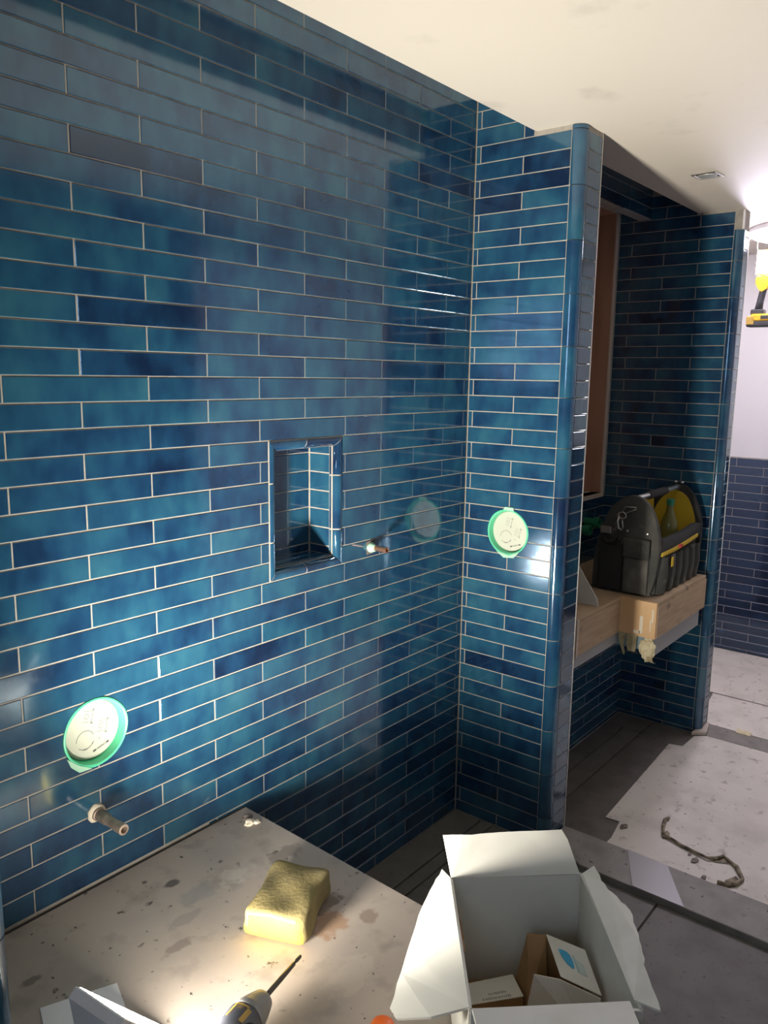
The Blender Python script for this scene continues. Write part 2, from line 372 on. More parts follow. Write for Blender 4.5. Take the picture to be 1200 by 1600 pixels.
def niche_trim(side, a0, a1, m0, m1, PROF=PROF, mm=None):
    """a quarter round trim; a = along coordinate, mitred at ends flagged m0 / m1"""
    bm = bmesh.new(); ends = []
    for a, mt, sg in ((a0, m0, 1), (a1, m1, -1)):
        ring = []
        for d, y in PROF:
            t = a + sg*(d if mt else 0.0012) + (sg*.0008 if mt else 0)
            q_ = .0010 if mm is None else 0; t += sg*q_
            p = {'l': (NICHE[0]+d, y, t), 'r': (NICHE[1]-d, y, t), 't': (t, y, NICHE[3]-d), 'b': (t, y, NICHE[2]+d)}[side]
            ring.append(bm.verts.new(p))
        ends.append(ring)
    n = len(PROF)
    for i in range(n-1): bm.faces.new((ends[0][i], ends[0][i+1], ends[1][i+1], ends[1][i]))
    bm.faces.new((ends[0][-1], ends[0][0], ends[1][0], ends[1][-1]))
    bm.faces.new(ends[0]); bm.faces.new(ends[1])
    o = bm_out(bm, 'niche_grout' if mm else 'bullnose_tile', mm or TILE, niche, True); return sharp(o, 60)
za, zb = NICHE[2], NICHE[3]
for s in 'lr':
    for a, b, ma, mb in ((za, 1.154, 1, 0), (1.154, 1.309, 0, 0), (1.309, zb, 0, 1)): niche_trim(s, a, b, ma, mb)
for s, a, b in (('l', za, zb), ('r', za, zb), ('t', NICHE[0], NICHE[1]), ('b', NICHE[0], NICHE[1])): niche_trim(s, a, b, 1, 1, PROFG, GROUT)
for s in 'tb':
    for a, b, ma, mb in ((NICHE[0], -.788, 1, 0), (-.788, NICHE[1], 0, 1)): niche_trim(s, a, b, ma, mb)

# ---- wing walls with a rounded outer edge
def wing(name, label, X, thick, yb, cy, rows, jf, zlo, zhi, facing, off=0.0, cut=None, u_back=0.0, bull_phase=1, end_tiles=True, top_gap=None, trim=True, step=3):
    """facing -1: glazed face looks to -X at x=X and the body lies at X..X+thick; +1 mirrored. yb: outer end (most -Y)."""
    s = 1 if facing < 0 else -1      # body direction
    r = 0.030
    def bx(xa, xb, y0, y1, z0, z1): return ((min(xa, xb), y0, z0), (max(xa, xb), y1, z1))
    ol = [(X+s*g, u_back), (X+s*g, yb+r)]
    for k in range(1, 9):
        an = k/8*math.pi/2; ol.append((X+s*(g+(r-g)*(1-math.cos(an))), yb+r-(r-g)*math.sin(an)))
    ol += [(X+s*(thick-.001), yb+g), (X+s*(thick-.001), u_back)]
    bm = bmesh.new(); lo_ = [bm.verts.new((x, y, zlo-.02)) for x, y in ol]; hi_ = [bm.verts.new((x, y, zhi)) for x, y in ol]
    bm.faces.new(lo_); bm.faces.new(hi_[::-1])
    for i in range(len(ol)): j = (i+1) % len(ol); bm.faces.new((lo_[i], hi_[i], hi_[j], lo_[j]))
    bmesh.ops.recalc_face_normals(bm, faces=bm.faces)
    me = bpy.data.meshes.new(name); bm.to_mesh(me); bm.free(); me.materials.append(GROUT)
    if cut:
        bm = bmesh.new(); bm_lathe(bm, (X-s*.05, cut[0], cut[1]), (s, 0, 0), [(0, cut[2]), (.09, cut[2])], 48)
        bmesh.ops.recalc_face_normals(bm, faces=bm.faces)
        t = bpy.data.meshes.new('c'); bm.to_mesh(t); bm.free(); me = boolean_cut(me, t, GROUT)
    bm = bmesh.new(); bm.from_mesh(me); fs = set(bm.faces)
    bm_box(bm, *bx(X+s*g, X+s*(thick-.001), SOFF_Y+.004, u_back, zhi+.0001, 2.5))
    if facing < 0 and u_back == 0: bm_box(bm, (.0205, .0001, .60), (.1365, .151, 2.5))
    bmesh.ops.recalc_face_normals(bm, faces=[f for f in bm.faces if f not in fs])
    bm.to_mesh(me); bm.free()
    w = link(name, me); struct(name, w, label)
    rz = -math.pi/2 if facing < 0 else math.pi/2
    U = (0, -1, 0) if facing < 0 else (0, 1, 0)
    fe = yb + .038                       # Y of the field's outer edge
    if facing < 0: ua, ub = -u_back+.0018, -fe
    else: ua, ub = fe, u_back-.0018
    cuts = []
    if cut: cuts = [((-cut[0] if facing < 0 else cut[0]), cut[1], cut[2], None)]
    low = [n for n in rows if zline(n+.5, off) < zhi]; cove = [n for n in rows if zline(n+.5, off) >= zhi]
    tile_wall(w, (X, 0, 0), U, rz, ua, ub, low, jf, off=off, zmin=zlo+.002, zmax=zhi-.001, cuts=cuts)
    if cove:
        tile_wall(w, (X, 0, 0), U, rz, ua, -SOFF_Y-.006, cove, jf, off=off)
    # rounded corner pieces, three rows tall
    ztop = zhi if top_gap is None else top_gap
    br = sorted([zlo+.002] + [zline(n, off) for n in range(-6, 46) if n % step == bull_phase % step and zlo+.012 < zline(n, off) < ztop-.012] + [ztop-.001])
    for z0, z1 in zip(br, br[1:]):
        bm = bmesh.new(); prof = [(0, fe-.0016), (-.0022, fe-.006), (-.0022, yb+r)]
        for k in range(1, 9):
            a = k/8*math.pi/2; prof.append((r - (r+.002)*math.cos(a), yb+r-(r+.002)*math.sin(a)))
        prof += [(r+.004, yb-.002), (r+.0065, yb), (r+.006, yb+.01), (.006, fe-.0016)]
        A = [bm.verts.new((X+s*p[0], p[1], z0+.0014)) for p in prof]; B = [bm.verts.new((X+s*p[0], p[1], z1-.0014)) for p in prof]
        n = len(A); bm.faces.new(A); bm.faces.new(B[::-1])
        for i in range(n): bm.faces.new((A[i], B[i], B[(i+1) % n], A[(i+1) % n]))
        o = bm_out(bm, 'bullnose_tile', TILE, w, True); sharp(o, 50)
    if end_tiles:
        xa, xb = (X+r+.010, X+thick-.004) if s > 0 else (X-thick+.004, X-r-.010)
        tile_wall(w, (0, yb, 0), (1, 0, 0), 0, xa, xb, low, lambda n: [], off=off, zmin=zlo+.002, zmax=ztop-.001)
    if trim:
        xt = X+s*(thick-.0005)
        box('edge_trim', (xt-.0025, yb-.0015, zlo+.002), (xt+.0015, yb+.012, ztop-.001), CHROME, w)
    return w
def jB(n): return [.019] if n % 2 == 0 else [.176]
wallB = wing('wall_right', 'blue tiled wing wall with rounded edge beyond the shower corner', 0.0, 0.136, -0.375, 0, range(-6, 42), jB, 0.0, SOFFIT, -1, cut=GB, bull_phase=1)
def jD(n): return lat(0.070 if n % 2 else -0.086, 0.315, -.4, .6)
wallD = wing('wall_far', 'far blue tiled wing wall at the end of the vanity recess', XD, 0.10, -0.416, 0, range(-4, 46), jD, BATH, SOFFIT, -1, off=.006, u_back=.17, bull_phase=2, top_gap=SOFFIT-.085)
box('bare_patch', (XD+.012, -.414, SOFFIT-.083), (XD+.098, -.392, SOFFIT-.001), WHITE, wallD)
def jG(n): return [-.34, -.02] if n % 2 else [-.18]
wallG = wing('wall_left', 'near blue tiled wing wall whose rounded edge shows at left', -1.823, 0.13, -0.375, 0, range(-6, 42), jG, 0.0, SOFFIT, 1, u_back=0.0, bull_phase=1, end_tiles=True)

# ---- back wall of the vanity recess
zh = 2.332
wallE = boxes('wall_alcove', [((.137, g, BATH-.02), (XD, .17, .60)), ((.137, .1516, .60), (XD, .2, 1.02)), ((.137, .1516, 2.385), (XD, .2, 2.5)), ((.0205, .1516, .60), (.137, .2, 2.5)), ((.137, .1516, 1.02), (.62, .2, 2.385)), ((1.512, .1516, 1.02), (XD, .2, 2.385)),
                              ((.137, g, zh), (XD, .06, 2.5))], GROUT)
struct('wall_alcove', wallE, 'blue tiled back wall of the dark recess behind the vanity frame')
def jE(n): return lat(.30 + (0 if n % 2 else HALF), 2*HALF, .14, 1.54)
tile_wall(wallE, (0, 0, 0), (1, 0, 0), 0, .14, XD-.002, range(30, 46), jE, off=.006, zmin=BATH+.003, zmax=.60)
tile_wall(wallE, (0, .15, 0), (1, 0, 0), 0, .14, XD-.002, range(22, 31), jE, off=.006, zmin=.605, zmax=1.015)
tile_wall(wallE, (0, .15, 0), (1, 0, 0), 0, .14, .618, range(-3, 23), jE, off=.006, zmin=1.018, zmax=2.46)
tile_wall(wallE, (0, 0, 0), (1, 0, 0), 0, .14, XD-.002, range(-6, -1), jE, off=.006, zmin=zh)
panel('lit_underside_strip', [(1.22, .001, zh-.001), (XD-.004, .001, zh-.001), (XD-.004, .06, zh-.001), (1.22, .06, zh-.001)], .002, GREYPL, wallE)  # grey sheet only along the lit end; light put into its length
win = boxes('window_lining', [((1.488, .153, 1.02), (1.508, .36, 2.385)), ((.62, .153, 1.02), (.64, .36, 2.385)), ((.62, .153, 2.365), (1.508, .36, 2.385)), ((.62, .36, 1.0), (1.52, .375, 2.4))], PINKPLY)
keep(win, wallE)
boxes('window_lining_edge', [((1.488, .146, 1.02), (1.508, .153, 2.372)), ((.62, .146, 2.365), (1.512, .153, 2.387))], EDGE, wallE)
boxes('window_sill', [((.62, .142, 1.0), (1.508, .36, 1.02))], EDGE, wallE)

# ---- hall beyond
wallF = boxes('wall_hall', [((HALLX, -2.6, -.15), (HALLX+.1, .6, 2.42))], WHITE); struct('wall_hall', wallF, 'white hall wall above a dark blue tiled dado, at far right')
dado = boxes('dado_backing', [((HALLX-.012, -2.55, BATH), (HALLX+.01, .55, 1.118))], GROUT, wallF)
def jF(n): return lat(.10 if n % 2 else .10+HALF, 2*HALF, -.6, 2.55)
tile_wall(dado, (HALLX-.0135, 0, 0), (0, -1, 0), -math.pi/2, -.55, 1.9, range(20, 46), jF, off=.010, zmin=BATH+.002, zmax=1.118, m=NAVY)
wl = boxes('wall_outer', [((-3.5, -2.75, -.15), (HALLX+.1, -2.6, 2.6)), ((-3.5, 0.002, -.15), (-1.955, .14, 2.6)), ((XD+.1, .55, -.15), (HALLX+.1, .65, 2.6)), ((XD+.0995, .0, -.15), (XD+.12, .6, 2.34))], WHITE)
struct('wall_outer', wl, 'plain white outer walls of the room behind the viewer')
Y0, Y1, W0, W1 = -2.15, -1.35, 1.50, 2.25
wn = boxes('wall_window', [((-3.6, -2.75, -.15), (-3.5, .14, W0)), ((-3.6, -2.75, W1), (-3.5, .14, 2.6)), ((-3.6, -2.75, W0), (-3.5, Y0, W1)), ((-3.6, Y1, W0), (-3.5, .14, W1))], WHITE)
struct('wall_window', wn, 'white wall behind the viewer holding the small window')
w1 = thing('window_1', 'small two-pane window in the wall behind the viewer', 'window', (-3.5, (Y0+Y1)/2, W0), kind='structure')
ym = (Y0+Y1)/2
boxes('window_frame', [((-3.58, Y0, W0), (-3.52, Y0+.04, W1)), ((-3.58, Y1-.04, W0), (-3.52, Y1, W1)), ((-3.58, ym-.02, W0+.04), (-3.52, ym+.02, W1-.04)), ((-3.58, Y0+.04, W0), (-3.52, Y1-.04, W0+.04)), ((-3.58, Y0+.04, W1-.04), (-3.52, Y1-.04, W1))], WHITE, w1)
for y0, y1 in ((Y0+.04, ym-.02), (ym+.02, Y1-.04)): box('pane', (-3.552, y0, W0+.04), (-3.548, y1, W1-.04), GLASS, w1)
fr = boxes('wall_front', [((-.9, -1.75, -.02), (.13, -1.62, 2.334))], TILE); struct('wall_front', fr, 'dark blue wall closing the shower opposite the niche')
# ---- ceiling: a lowered soffit that stops short of the back wall, leaving a cove
ceil = boxes('ceiling', [((-3.6, -2.75, SOFFIT), (HALLX+.1, SOFF_Y, 2.5)), ((XD+.1, SOFF_Y, SOFFIT), (HALLX+.1, .65, 2.5)), ((-3.6, SOFF_Y, 2.47), (XD+.1, .2, 2.52))], CEIL)
struct('ceiling', ceil, 'cream lowered ceiling with a shadow gap along the tiled wall', 'ceiling')

# ---- floors
fl = boxes('floor', [((-3.6, -2.75, -.16), (-.0505, .14, -.006)), ((-.0505, -.376, -.16), (-.001, .14, -.006))], DARKVOID); struct('floor', fl, 'dark grey shower floor below the bench', 'floor')
for (xa, xb, ya, yb_) in ((-1.02, -.002, -.112, -.002), (-1.02, -.002, -.162, -.118), (-.0515, -.002, -.376, -.168), (-1.02, -.052, -.78, -.168), (-1.02, -.052, -1.6, -.786)):
    box('floor_tile', (xa, ya, -.01), (xb, yb_, 0.0), SHFLOOR, fl, .0015, 1)
box('floor_screed', (-3.5, -2.6, -.0058), (-1.0, -1.28, -.001), SHFLOOR, fl)
fb = boxes('floor_alcove', [((-.05, -2.75, -.16), (HALLX, .6, BATH-.008))], DARKVOID); struct('floor_alcove', fb, 'grey tiled floor of the vanity recess', 'floor')
for (xa, xb, ya, yb_) in ((.14, 1.37, -.085, -.002), (.14, 1.37, -.180, -.091), (1.376, 1.538, -.180, -.002), (.14, 1.545, -.80, -.186), (.14, 1.545, -1.5, -.806), (.14, 1.545, -2.6, -1.506)):
    box('floor_tile', (xa, ya, BATH-.012), (xb, yb_, BATH), SHFLOOR, fb, .0012, 1)
th = box('threshold', (1.548, -2.6, BATH-.01), (1.690, -.41, BATH+.003), CURB, fb, .002, 1)
panel('threshold_end', [(1.500, -.388, BATH+.012), (1.545, -.445, BATH+.012), (1.645, -.428, BATH+.024), (1.640, -.410, BATH+.024)], .018, EDGE, fb)
box('floor_slab', (1.694, -2.6, BATH-.01), (HALLX-.014, .55, BATH-.003), SHFLOOR, fb)
curb = box('shower_curb', (-.050, -2.595, -.128), (.132, -.378, .020), CURB, None, .003, 2); tag(curb, 'low grey stone curb running from the blue wing wall towards the viewer', 'curb')
panel('dusty_film', [(-.049, -.700, .0212), (.131, -.610, .0212), (.131, -.745, .0212), (-.049, -.860, .0212)], .0012, FILM, curb)

# ================================================================= SHOWER BENCH
bench = thing('shower_bench', 'raised shower bench with a dusty beige slab top', 'bench', (-1.43, -.6, 0))
box('bench_body', (-1.818, -1.24, .001), (-1.062, -.010, .440), CURB, bench)
bm = bmesh.new(); bm_box(bm, (-1.819, -1.25, .441), (-1.028, -.0085, .463))
for v in bm.verts:
    if v.co.x > -1.2: v.co.x = -1.026 - .040*abs(v.co.y+.0085)
bmesh.ops.bevel(bm, geom=[e for e in bm.edges], offset=.003, segments=2, affect='EDGES')
bm_out(bm, 'bench_slab', BENCHM, bench)
BZ = .463
box('gap_shade_strip', (-1.815, -.0080, .400), (-1.030, -.0006, .4605), DARKVOID, bench)  # dark strip filling the wall gap, painted in for its shade
def stain_nodes(m, stains):
    """irregular soft edged stains and patches: (x, y, radius x, radius y, colour, strength)"""
    nt = m.node_tree; b = nt.nodes['Principled BSDF']; L = nt.links.new
    prev = b.inputs['Base Color'].links[0].from_socket
    tc = nt.nodes.new('ShaderNodeTexCoord'); nz = nt.nodes.new('ShaderNodeTexNoise'); nz.inputs['Scale'].default_value = 38; nz.inputs['Detail'].default_value = 4
    L(tc.outputs['Object'], nz.inputs['Vector'])
    for (x, y, rx, ry, col, st) in stains:
        mp = nt.nodes.new('ShaderNodeMapping'); mp.inputs['Location'].default_value = (-x/rx, -y/ry, -.463/.1); mp.inputs['Scale'].default_value = (1/rx, 1/ry, 1/.1)
        L(tc.outputs['Object'], mp.inputs['Vector'])
        ln = nt.nodes.new('ShaderNodeVectorMath'); ln.operation = 'LENGTH'; L(mp.outputs[0], ln.inputs[0])
        ad = nt.nodes.new('ShaderNodeMath'); ad.operation = 'MULTIPLY_ADD'; L(nz.outputs['Fac'], ad.inputs[0]); ad.inputs[1].default_value = 2.0; L(ln.outputs['Value'], ad.inputs[2])
        mr = nt.nodes.new('ShaderNodeMapRange'); mr.inputs[1].default_value = 1.70; mr.inputs[2].default_value = 2.05; mr.inputs[3].default_value = st; mr.inputs[4].default_value = 0
        L(ad.outputs[0], mr.inputs[0])
        mx = nt.nodes.new('ShaderNodeMix'); mx.data_type = 'RGBA'; L(mr.outputs[0], mx.inputs[0]); L(prev, mx.inputs[6]); mx.inputs[7].default_value = (*col, 1); prev = mx.outputs[2]
    L(prev, b.inputs['Base Color'])
stain_nodes(BENCHM, [(-1.222, -.490, .050, .036, (.33, .19, .105), .75), (-1.185, -.440, .05, .022, (.15, .12, .095), .85), (-1.150, -.535, .026, .020, (.24, .18, .14), .8),  # second entry is a dark patch along the sponge's right edge
    (-1.352, -.130, .016, .013, (.10, .085, .075), .9), (-1.388, -.080, .007, .006, (.10, .085, .075), .9), (-1.765, -.045, .022, .010, (.08, .065, .055), .9),
    (-1.47, -.305, .034, .014, (.24, .20, .175), .8), (-1.115, -.24, .05, .026, (.24, .205, .175), .8), (-1.075, -.10, .06, .05, (.33, .28, .24), .5), (-1.33, -.20, .05, .03, (.30, .29, .27), .6),
    (-1.40, -.25, .05, .016, (.31, .27, .24), .7), (-1.70, -.17, .02, .012, (.16, .13, .11), .8), (-1.24, -.22, .05, .03, (.55, .49, .43), .5), (-1.30, -.62, .06, .04, (.52, .45, .38), .5)])

# ================================================================= ROUND COVERS, PIPE STUBS
def round_cover(name, label, cu, cz, r, wall):
    """wall 'A' (faces -Y) or 'B' (faces -X)"""
    t = thing(name, label, 'valve cover', (cu, 0, cz) if wall == 'A' else (0, cu, cz), group='round plastic covers over the shower valves')
    def P(a, b, d):       # a: to the right as seen, b: up, d: depth into the wall
        return (cu+a, d, cz+b) if wall == 'A' else (d, cu-a, cz+b)
    n = 48; bm = bmesh.new()
    rings = []
    for rr, d in ((r-.001, .028), (r-.001, -.0015), (r-.0035, -.003), (r-.006, -.001), (r-.009, .026)):
        ring = []
        for i in range(n):
            a = 2*math.pi*i/n; q = rr*(1+ (.02*max(0, math.sin(a*3+1)) if rr > r-.004 and d < 0 else 0))
            ring.append(bm.verts.new(P(q*math.cos(a), q*math.sin(a), d)))
        rings.append(ring)
    for A_, B_ in zip(rings, rings[1:]):
        for i in range(n): bm.faces.new((A_[i], A_[(i+1) % n], B_[(i+1) % n], B_[i]))
    sharp(bm_out(bm, 'ring', MINT, t, True), 35)
    bm = bmesh.new()
    A_ = [bm.verts.new(P((r-.0085)*math.cos(2*math.pi*i/n), (r-.0085)*math.sin(2*math.pi*i/n), .022)) for i in range(n)]
    B_ = [bm.verts.new(P((r-.012)*math.cos(2*math.pi*i/n), (r-.012)*math.sin(2*math.pi*i/n), .019)) for i in range(n)]
    for i in range(n): bm.faces.new((A_[i], A_[(i+1) % n], B_[(i+1) % n], B_[i]))
    bm.faces.new(B_)
    disc = bm_out(bm, 'disc', COVER, t)
    # printed line drawing: two fittings, a dial, a dot and a bar code label
    def stroke(bm, pts, w=.0011, d=.0186):
        for (a0, b0), (a1, b1) in zip(pts, pts[1:]):
            l = math.hypot(a1-a0, b1-b0) or 1e-6; nx, ny = -(b1-b0)/l*w/2, (a1-a0)/l*w/2
            bm.faces.new([bm.verts.new(P(*q, d)) for q in ((a0+nx, b0+ny), (a1+nx, b1+ny), (a1-nx, b1-ny), (a0-nx, b0-ny))])
    th_ = math.radians(-12)
    def rot(a, b): return (a*math.cos(th_)-b*math.sin(th_), a*math.sin(th_)+b*math.cos(th_))
    bm = bmesh.new()
    for (ox, oy) in ((-.015, .030), (.024, .006)):
        stroke(bm, [rot(ox+.012, oy+.017), rot(ox+.012, oy-.017)])
        for q in (.015, -.015):
            stroke(bm, [rot(ox-.010, oy+q*.8), rot(ox+.012, oy+q*.8)], .0006); stroke(bm, [rot(ox+.010, oy+q), rot(ox+.016, oy+q)], .0014)
        stroke(bm, [rot(ox-.002+.0055*math.cos(k*math.pi/8), oy+.0055*math.sin(k*math.pi/8)) for k in range(17)], .0008)
    for k0, k1 in ((1, 9), (11, 14), (16, 17)):
        stroke(bm, [(-.016+.0215*math.cos(k*math.pi/9), -.020+.0215*math.sin(k*math.pi/9)) for k in range(k0, k1+1)], .0012)
    stroke(bm, [(-.016+.0205*math.cos(k*math.pi/9-1.9), -.020+.0205*math.sin(k*math.pi/9-1.9)) for k in range(0, 5)], .0016)
    bm_out(bm, 'printed_drawing', INKL, t, recalc=False)
    bm = bmesh.new()
    stroke(bm, [(.0165, -.026), (.0185, -.026)], .002)
    e0, e1 = (.001, -.052), (.040, -.040)
    def L_(k, o): return (e0[0]+(e1[0]-e0[0])*k, e0[1]+(e1[1]-e0[1])*k+o)
    stroke(bm, [L_(0, .0016), L_(1, .0016)], .0006); stroke(bm, [L_(0, -.0016), L_(1, -.0016)], .0006)
    stroke(bm, [L_(0, 0), L_(.18, 0)], .0038); stroke(bm, [L_(.84, 0), L_(1, 0)], .0038); stroke(bm, [L_(.3, 0), L_(.72, 0)], .0005)
    bm_out(bm, 'printed_label', INK, t, recalc=False)
    return t
ca = round_cover('valve_cover', 'round mint green ring with cream cover above the lower pipe stub', *GA, 'A')
cb = round_cover('valve_cover', 'round mint and cream cover on the wing wall beside its rounded edge', *GB, 'B')
# mortar chips and dusty patch under the covers
panel('plaster_tab', [(GA[0]-.046, -.0025, GA[1]-.060), (GA[0]-.072, -.002, GA[1]-.036), (GA[0]-.064, -.0025, GA[1]-.058), (GA[0]-.046, -.0025, GA[1]-.076), (GA[0]-.016, -.002, GA[1]-.078)], .003, MINT2, ca)
panel('plaster_tab', [(-.003, GB[0]+.040, GB[1]-.068), (-.003, GB[0]+.010, GB[1]-.088), (-.003, GB[0]-.028, GB[1]-.084), (-.003, GB[0]-.050, GB[1]-.060), (-.003, GB[0]-.010, GB[1]-.078)], .003, MINT2, cb)
panel('plaster_tab', [(-.003, GB[0]+.018, GB[1]+.076), (-.003, GB[0]+.012, GB[1]+.086), (-.003, GB[0]-.020, GB[1]+.086), (-.003, GB[0]-.022, GB[1]+.074)], .003, MINT2, cb)

p1 = thing('pipe_stub', 'short bright copper pipe stub poking from the wall beside the niche', 'pipe', (-.512, 0, 1.079))
lathe('pipe', (-.512, .0, 1.079), (.0, -1, .0), [(0, .0085), (.062, .0085), (.064, .0088), (.064, .0066), (.045, .0062)], COPPER, p1, 18)
bm = bmesh.new(); bm_lathe(bm, (-.514, .0005, 1.079), (0, -1, 0), [(0, .016), (.006, .0155), (.016, .012), (.020, .0092)], 14)
for v in bm.verts: v.co += Vector((random.uniform(-1, 1), random.uniform(-.5, .5), random.uniform(-1, 1)))*.0022
bm_out(bm, 'sealant', MINT2, p1, True)
panel('hole_patch', [(-.532, -.0008, 1.098), (-.506, -.0008, 1.100), (-.494, -.0008, 1.090), (-.500, -.0008, 1.060), (-.530, -.0008, 1.058)], .0012, STAIN, p1)
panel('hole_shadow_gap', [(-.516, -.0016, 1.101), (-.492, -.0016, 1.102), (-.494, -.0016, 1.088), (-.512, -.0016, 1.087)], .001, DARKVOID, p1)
p2 = thing('pipe_stub', 'brown threaded brass pipe stub below the lower round cover', 'pipe', (-1.449, 0, .629))
lathe('pipe', (-1.449, .0, .629), (.0, -1, .0), [(0, .0150), (.012, .0150), (.013, .0125)]+[(.016+.0035*k, .0128 if k % 2 else .0116) for k in range(9)]+[(.048, .0108), (.078, .0108), (.079, .0118), (.104, .0118), (.105, .0075), (.085, .007)], BRASS, p2, 20)
blob_ = bmesh.new(); bm_lathe(blob_, (-1.450, .0, .631), (0, -1, 0), [(0, .021), (.003, .020), (.007, .016)], 14)
for v in blob_.verts: v.co += Vector((random.uniform(-1, 1), 0, random.uniform(-1, 1)))*.003
bm_out(blob_, 'sealant', PLASTER, p2, True)
g1 = thing('pipe_stub', 'green plastic pipe end on the dark wall, the left one, close to the wing wall', 'pipe', (1.225, .15, .872))
g2 = thing('pipe_stub', 'green plastic pipe end on the dark wall, the right one, next to the tool bag', 'pipe', (1.325, .15, .895))
for g_, px, pz in ((g1, 1.225, .872), (g2, 1.325, .895)):
    lathe('pipe', (px, .149, pz), (0, -1, 0), [(0, .020), (.045, .020), (.046, .026), (.075, .026), (.076, .018), (.05, .017)], GREENPL, g_, 18)

# ================================================================= BENCH OBJECTS
# ---- flood light, tilted towards the far corner
LP = Vector((-1.764, -.462, .652)); e2 = Vector((.146, .004, -.172)); e1 = Vector((.010, -.108, 0.0))
nrm = e1.cross(e2).normalized()
if nrm.x < 0: nrm = -nrm
lamp = thing('work_lamp', 'lit grey flood light propped on the bench at the lower left', 'lamp', (-1.72, -.55, BZ))
q = [LP+e1*.0, LP+e1, LP+e1+e2, LP+e2]
bm = bmesh.new()
cen = sum(q, Vector())/4
def ring_(k, o): return [bm.verts.new(cen + (p-cen)*k + nrm*o) for p in q]
r0 = ring_(1.0, 0); r1 = ring_(1.045, -.002); r2_ = ring_(1.045, -.018); r3 = ring_(.80, -.045); r9 = ring_(.985, -.001)
for A_, B_ in ((r9, r0), (r0, r1), (r1, r2_), (r2_, r3)):
    for i in range(4): bm.faces.new((A_[i], A_[(i+1) % 4], B_[(i+1) % 4], B_[i]))
bm.faces.new(r3)
bm_out(bm, 'housing', LAMPGREY, lamp)
bm = bmesh.new(); f = bm.faces.new([bm.verts.new(cen+(p-cen)*.985 + nrm*.0005) for p in q]); 
bm.normal_update()
if f.normal.dot(nrm) < 0: bmesh.ops.reverse_faces(bm, faces=[f])
bm_out(bm, 'lens', LAMPFACE, lamp, recalc=False)
ld = bpy.data.lights.new('lamp_beam', 'AREA'); ld.shape = 'RECTANGLE'; ld.size = e1.length*.9; ld.size_y = e2.length*.9
ld.energy = BENCH_BEAM; ld.color = (1.0, .93, .82); ld.spread = math.radians(116)
lo = bpy.data.objects.new('lamp_beam', ld); COL.objects.link(lo)
zx = -nrm; xx_ = e1.normalized(); yx = (-zx).cross(xx_)
mb = Matrix((xx_, yx*-1, -zx)).transposed()
mb = Matrix((xx_, nrm.cross(xx_), nrm)).transposed()          # local +z = lens normal
mb = mb @ Matrix.Rotation(math.pi, 3, 'X')                    # area lights shine along -z
lo.matrix_world = Matrix.Translation(cen+nrm*.003) @ mb.to_4x4()
lo.parent = lamp; lo.matrix_parent_inverse = Matrix.Translation(lamp.location).inverted()
bk = -.047
panel('label', [cen+(p-cen)*.55+nrm*bk for p in q], .002, LAMPBLUE, lamp)
pts = [LP+e1*.02+e2*.5-nrm*.01, LP+e1*.02+e2*.5-nrm*.10+Vector((-.02, 0, -.02)), None]
st = LP+e1*.5+e2*.5-nrm*.05
tube('stand', [LP+e1*-.03+e2*.5-nrm*.012, LP+e1*-.03+e2*.5-nrm*.08, Vector((-1.785, -.45, .470)), Vector((-1.78, -.58, .470)), LP+e1*1.03+e2*.5-nrm*.08, LP+e1*1.03+e2*.5-nrm*.012], .006, LAMPGREY, lamp)
sh = panel('paper_sheet', [(-1.722, -.246, BZ+.0012), (-1.600, -.298, BZ+.0012), (-1.660, -.46, BZ+.0012), (-1.782, -.40, BZ+.0012)], .0012, WHITE)
tag(sh, 'white sheet of paper lying under the flood light on the bench', 'paper')

# ---- sponge
sp = thing('sponge', 'dirty yellow tiling sponge lying on the bench slab', 'sponge', (-1.254, -.401, BZ), rot=(0, 0, math.radians(22.6)))
bm = bmesh.new(); bmesh.ops.create_cube(bm, size=1.0)
bmesh.ops.subdivide_edges(bm, edges=bm.edges[:], cuts=7, use_grid_fill=True)
rs = random.Random(4)
for v in bm.verts:
    x, y, z = v.co
    c = Vector((x, y, z)); rr = .5-.10
    d = Vector(tuple(max(-rr, min(rr, k)) for k in c)); e = c-d
    if e.length > 1e-6: c = d + e.normalized()*.10*min(1, e.length/.10)
    x, y, z = c*1.0
    waist = 1 - .10*math.cos(x*math.pi*1.0)**2*(1 if abs(x) < .5 else 0)
    v.co = Vector((x*.186, y*.136*waist*(1.05 if z < 0 else 1) + .006*math.sin(x*6), (z+.5)*.060 + .003*math.sin(x*9)*math.cos(y*7)*(z > 0)))
    v.co += Vector((rs.uniform(-1, 1), rs.uniform(-1, 1), rs.uniform(-.6, .6)))*.0009
    if v.co.z < .0008: v.co.z = .0008
bmesh.ops.recalc_face_normals(bm, faces=bm.faces)
me = bpy.data.meshes.new('sponge_body'); bm.to_mesh(me); bm.free(); me.materials.append(SPONGE); me.materials.append(SPONGET)
for p in me.polygons:
    if p.normal.z > .55 or (p.normal.y > .3 and p.center.z > .02) or (p.normal.y < -.5): p.material_index = 1
    p.use_smooth = True
o = link('sponge_body', me, None, sp)
md = o.modifiers.new('s', 'SUBSURF'); md.levels = 1; md.render_levels = 1
tag_s = None
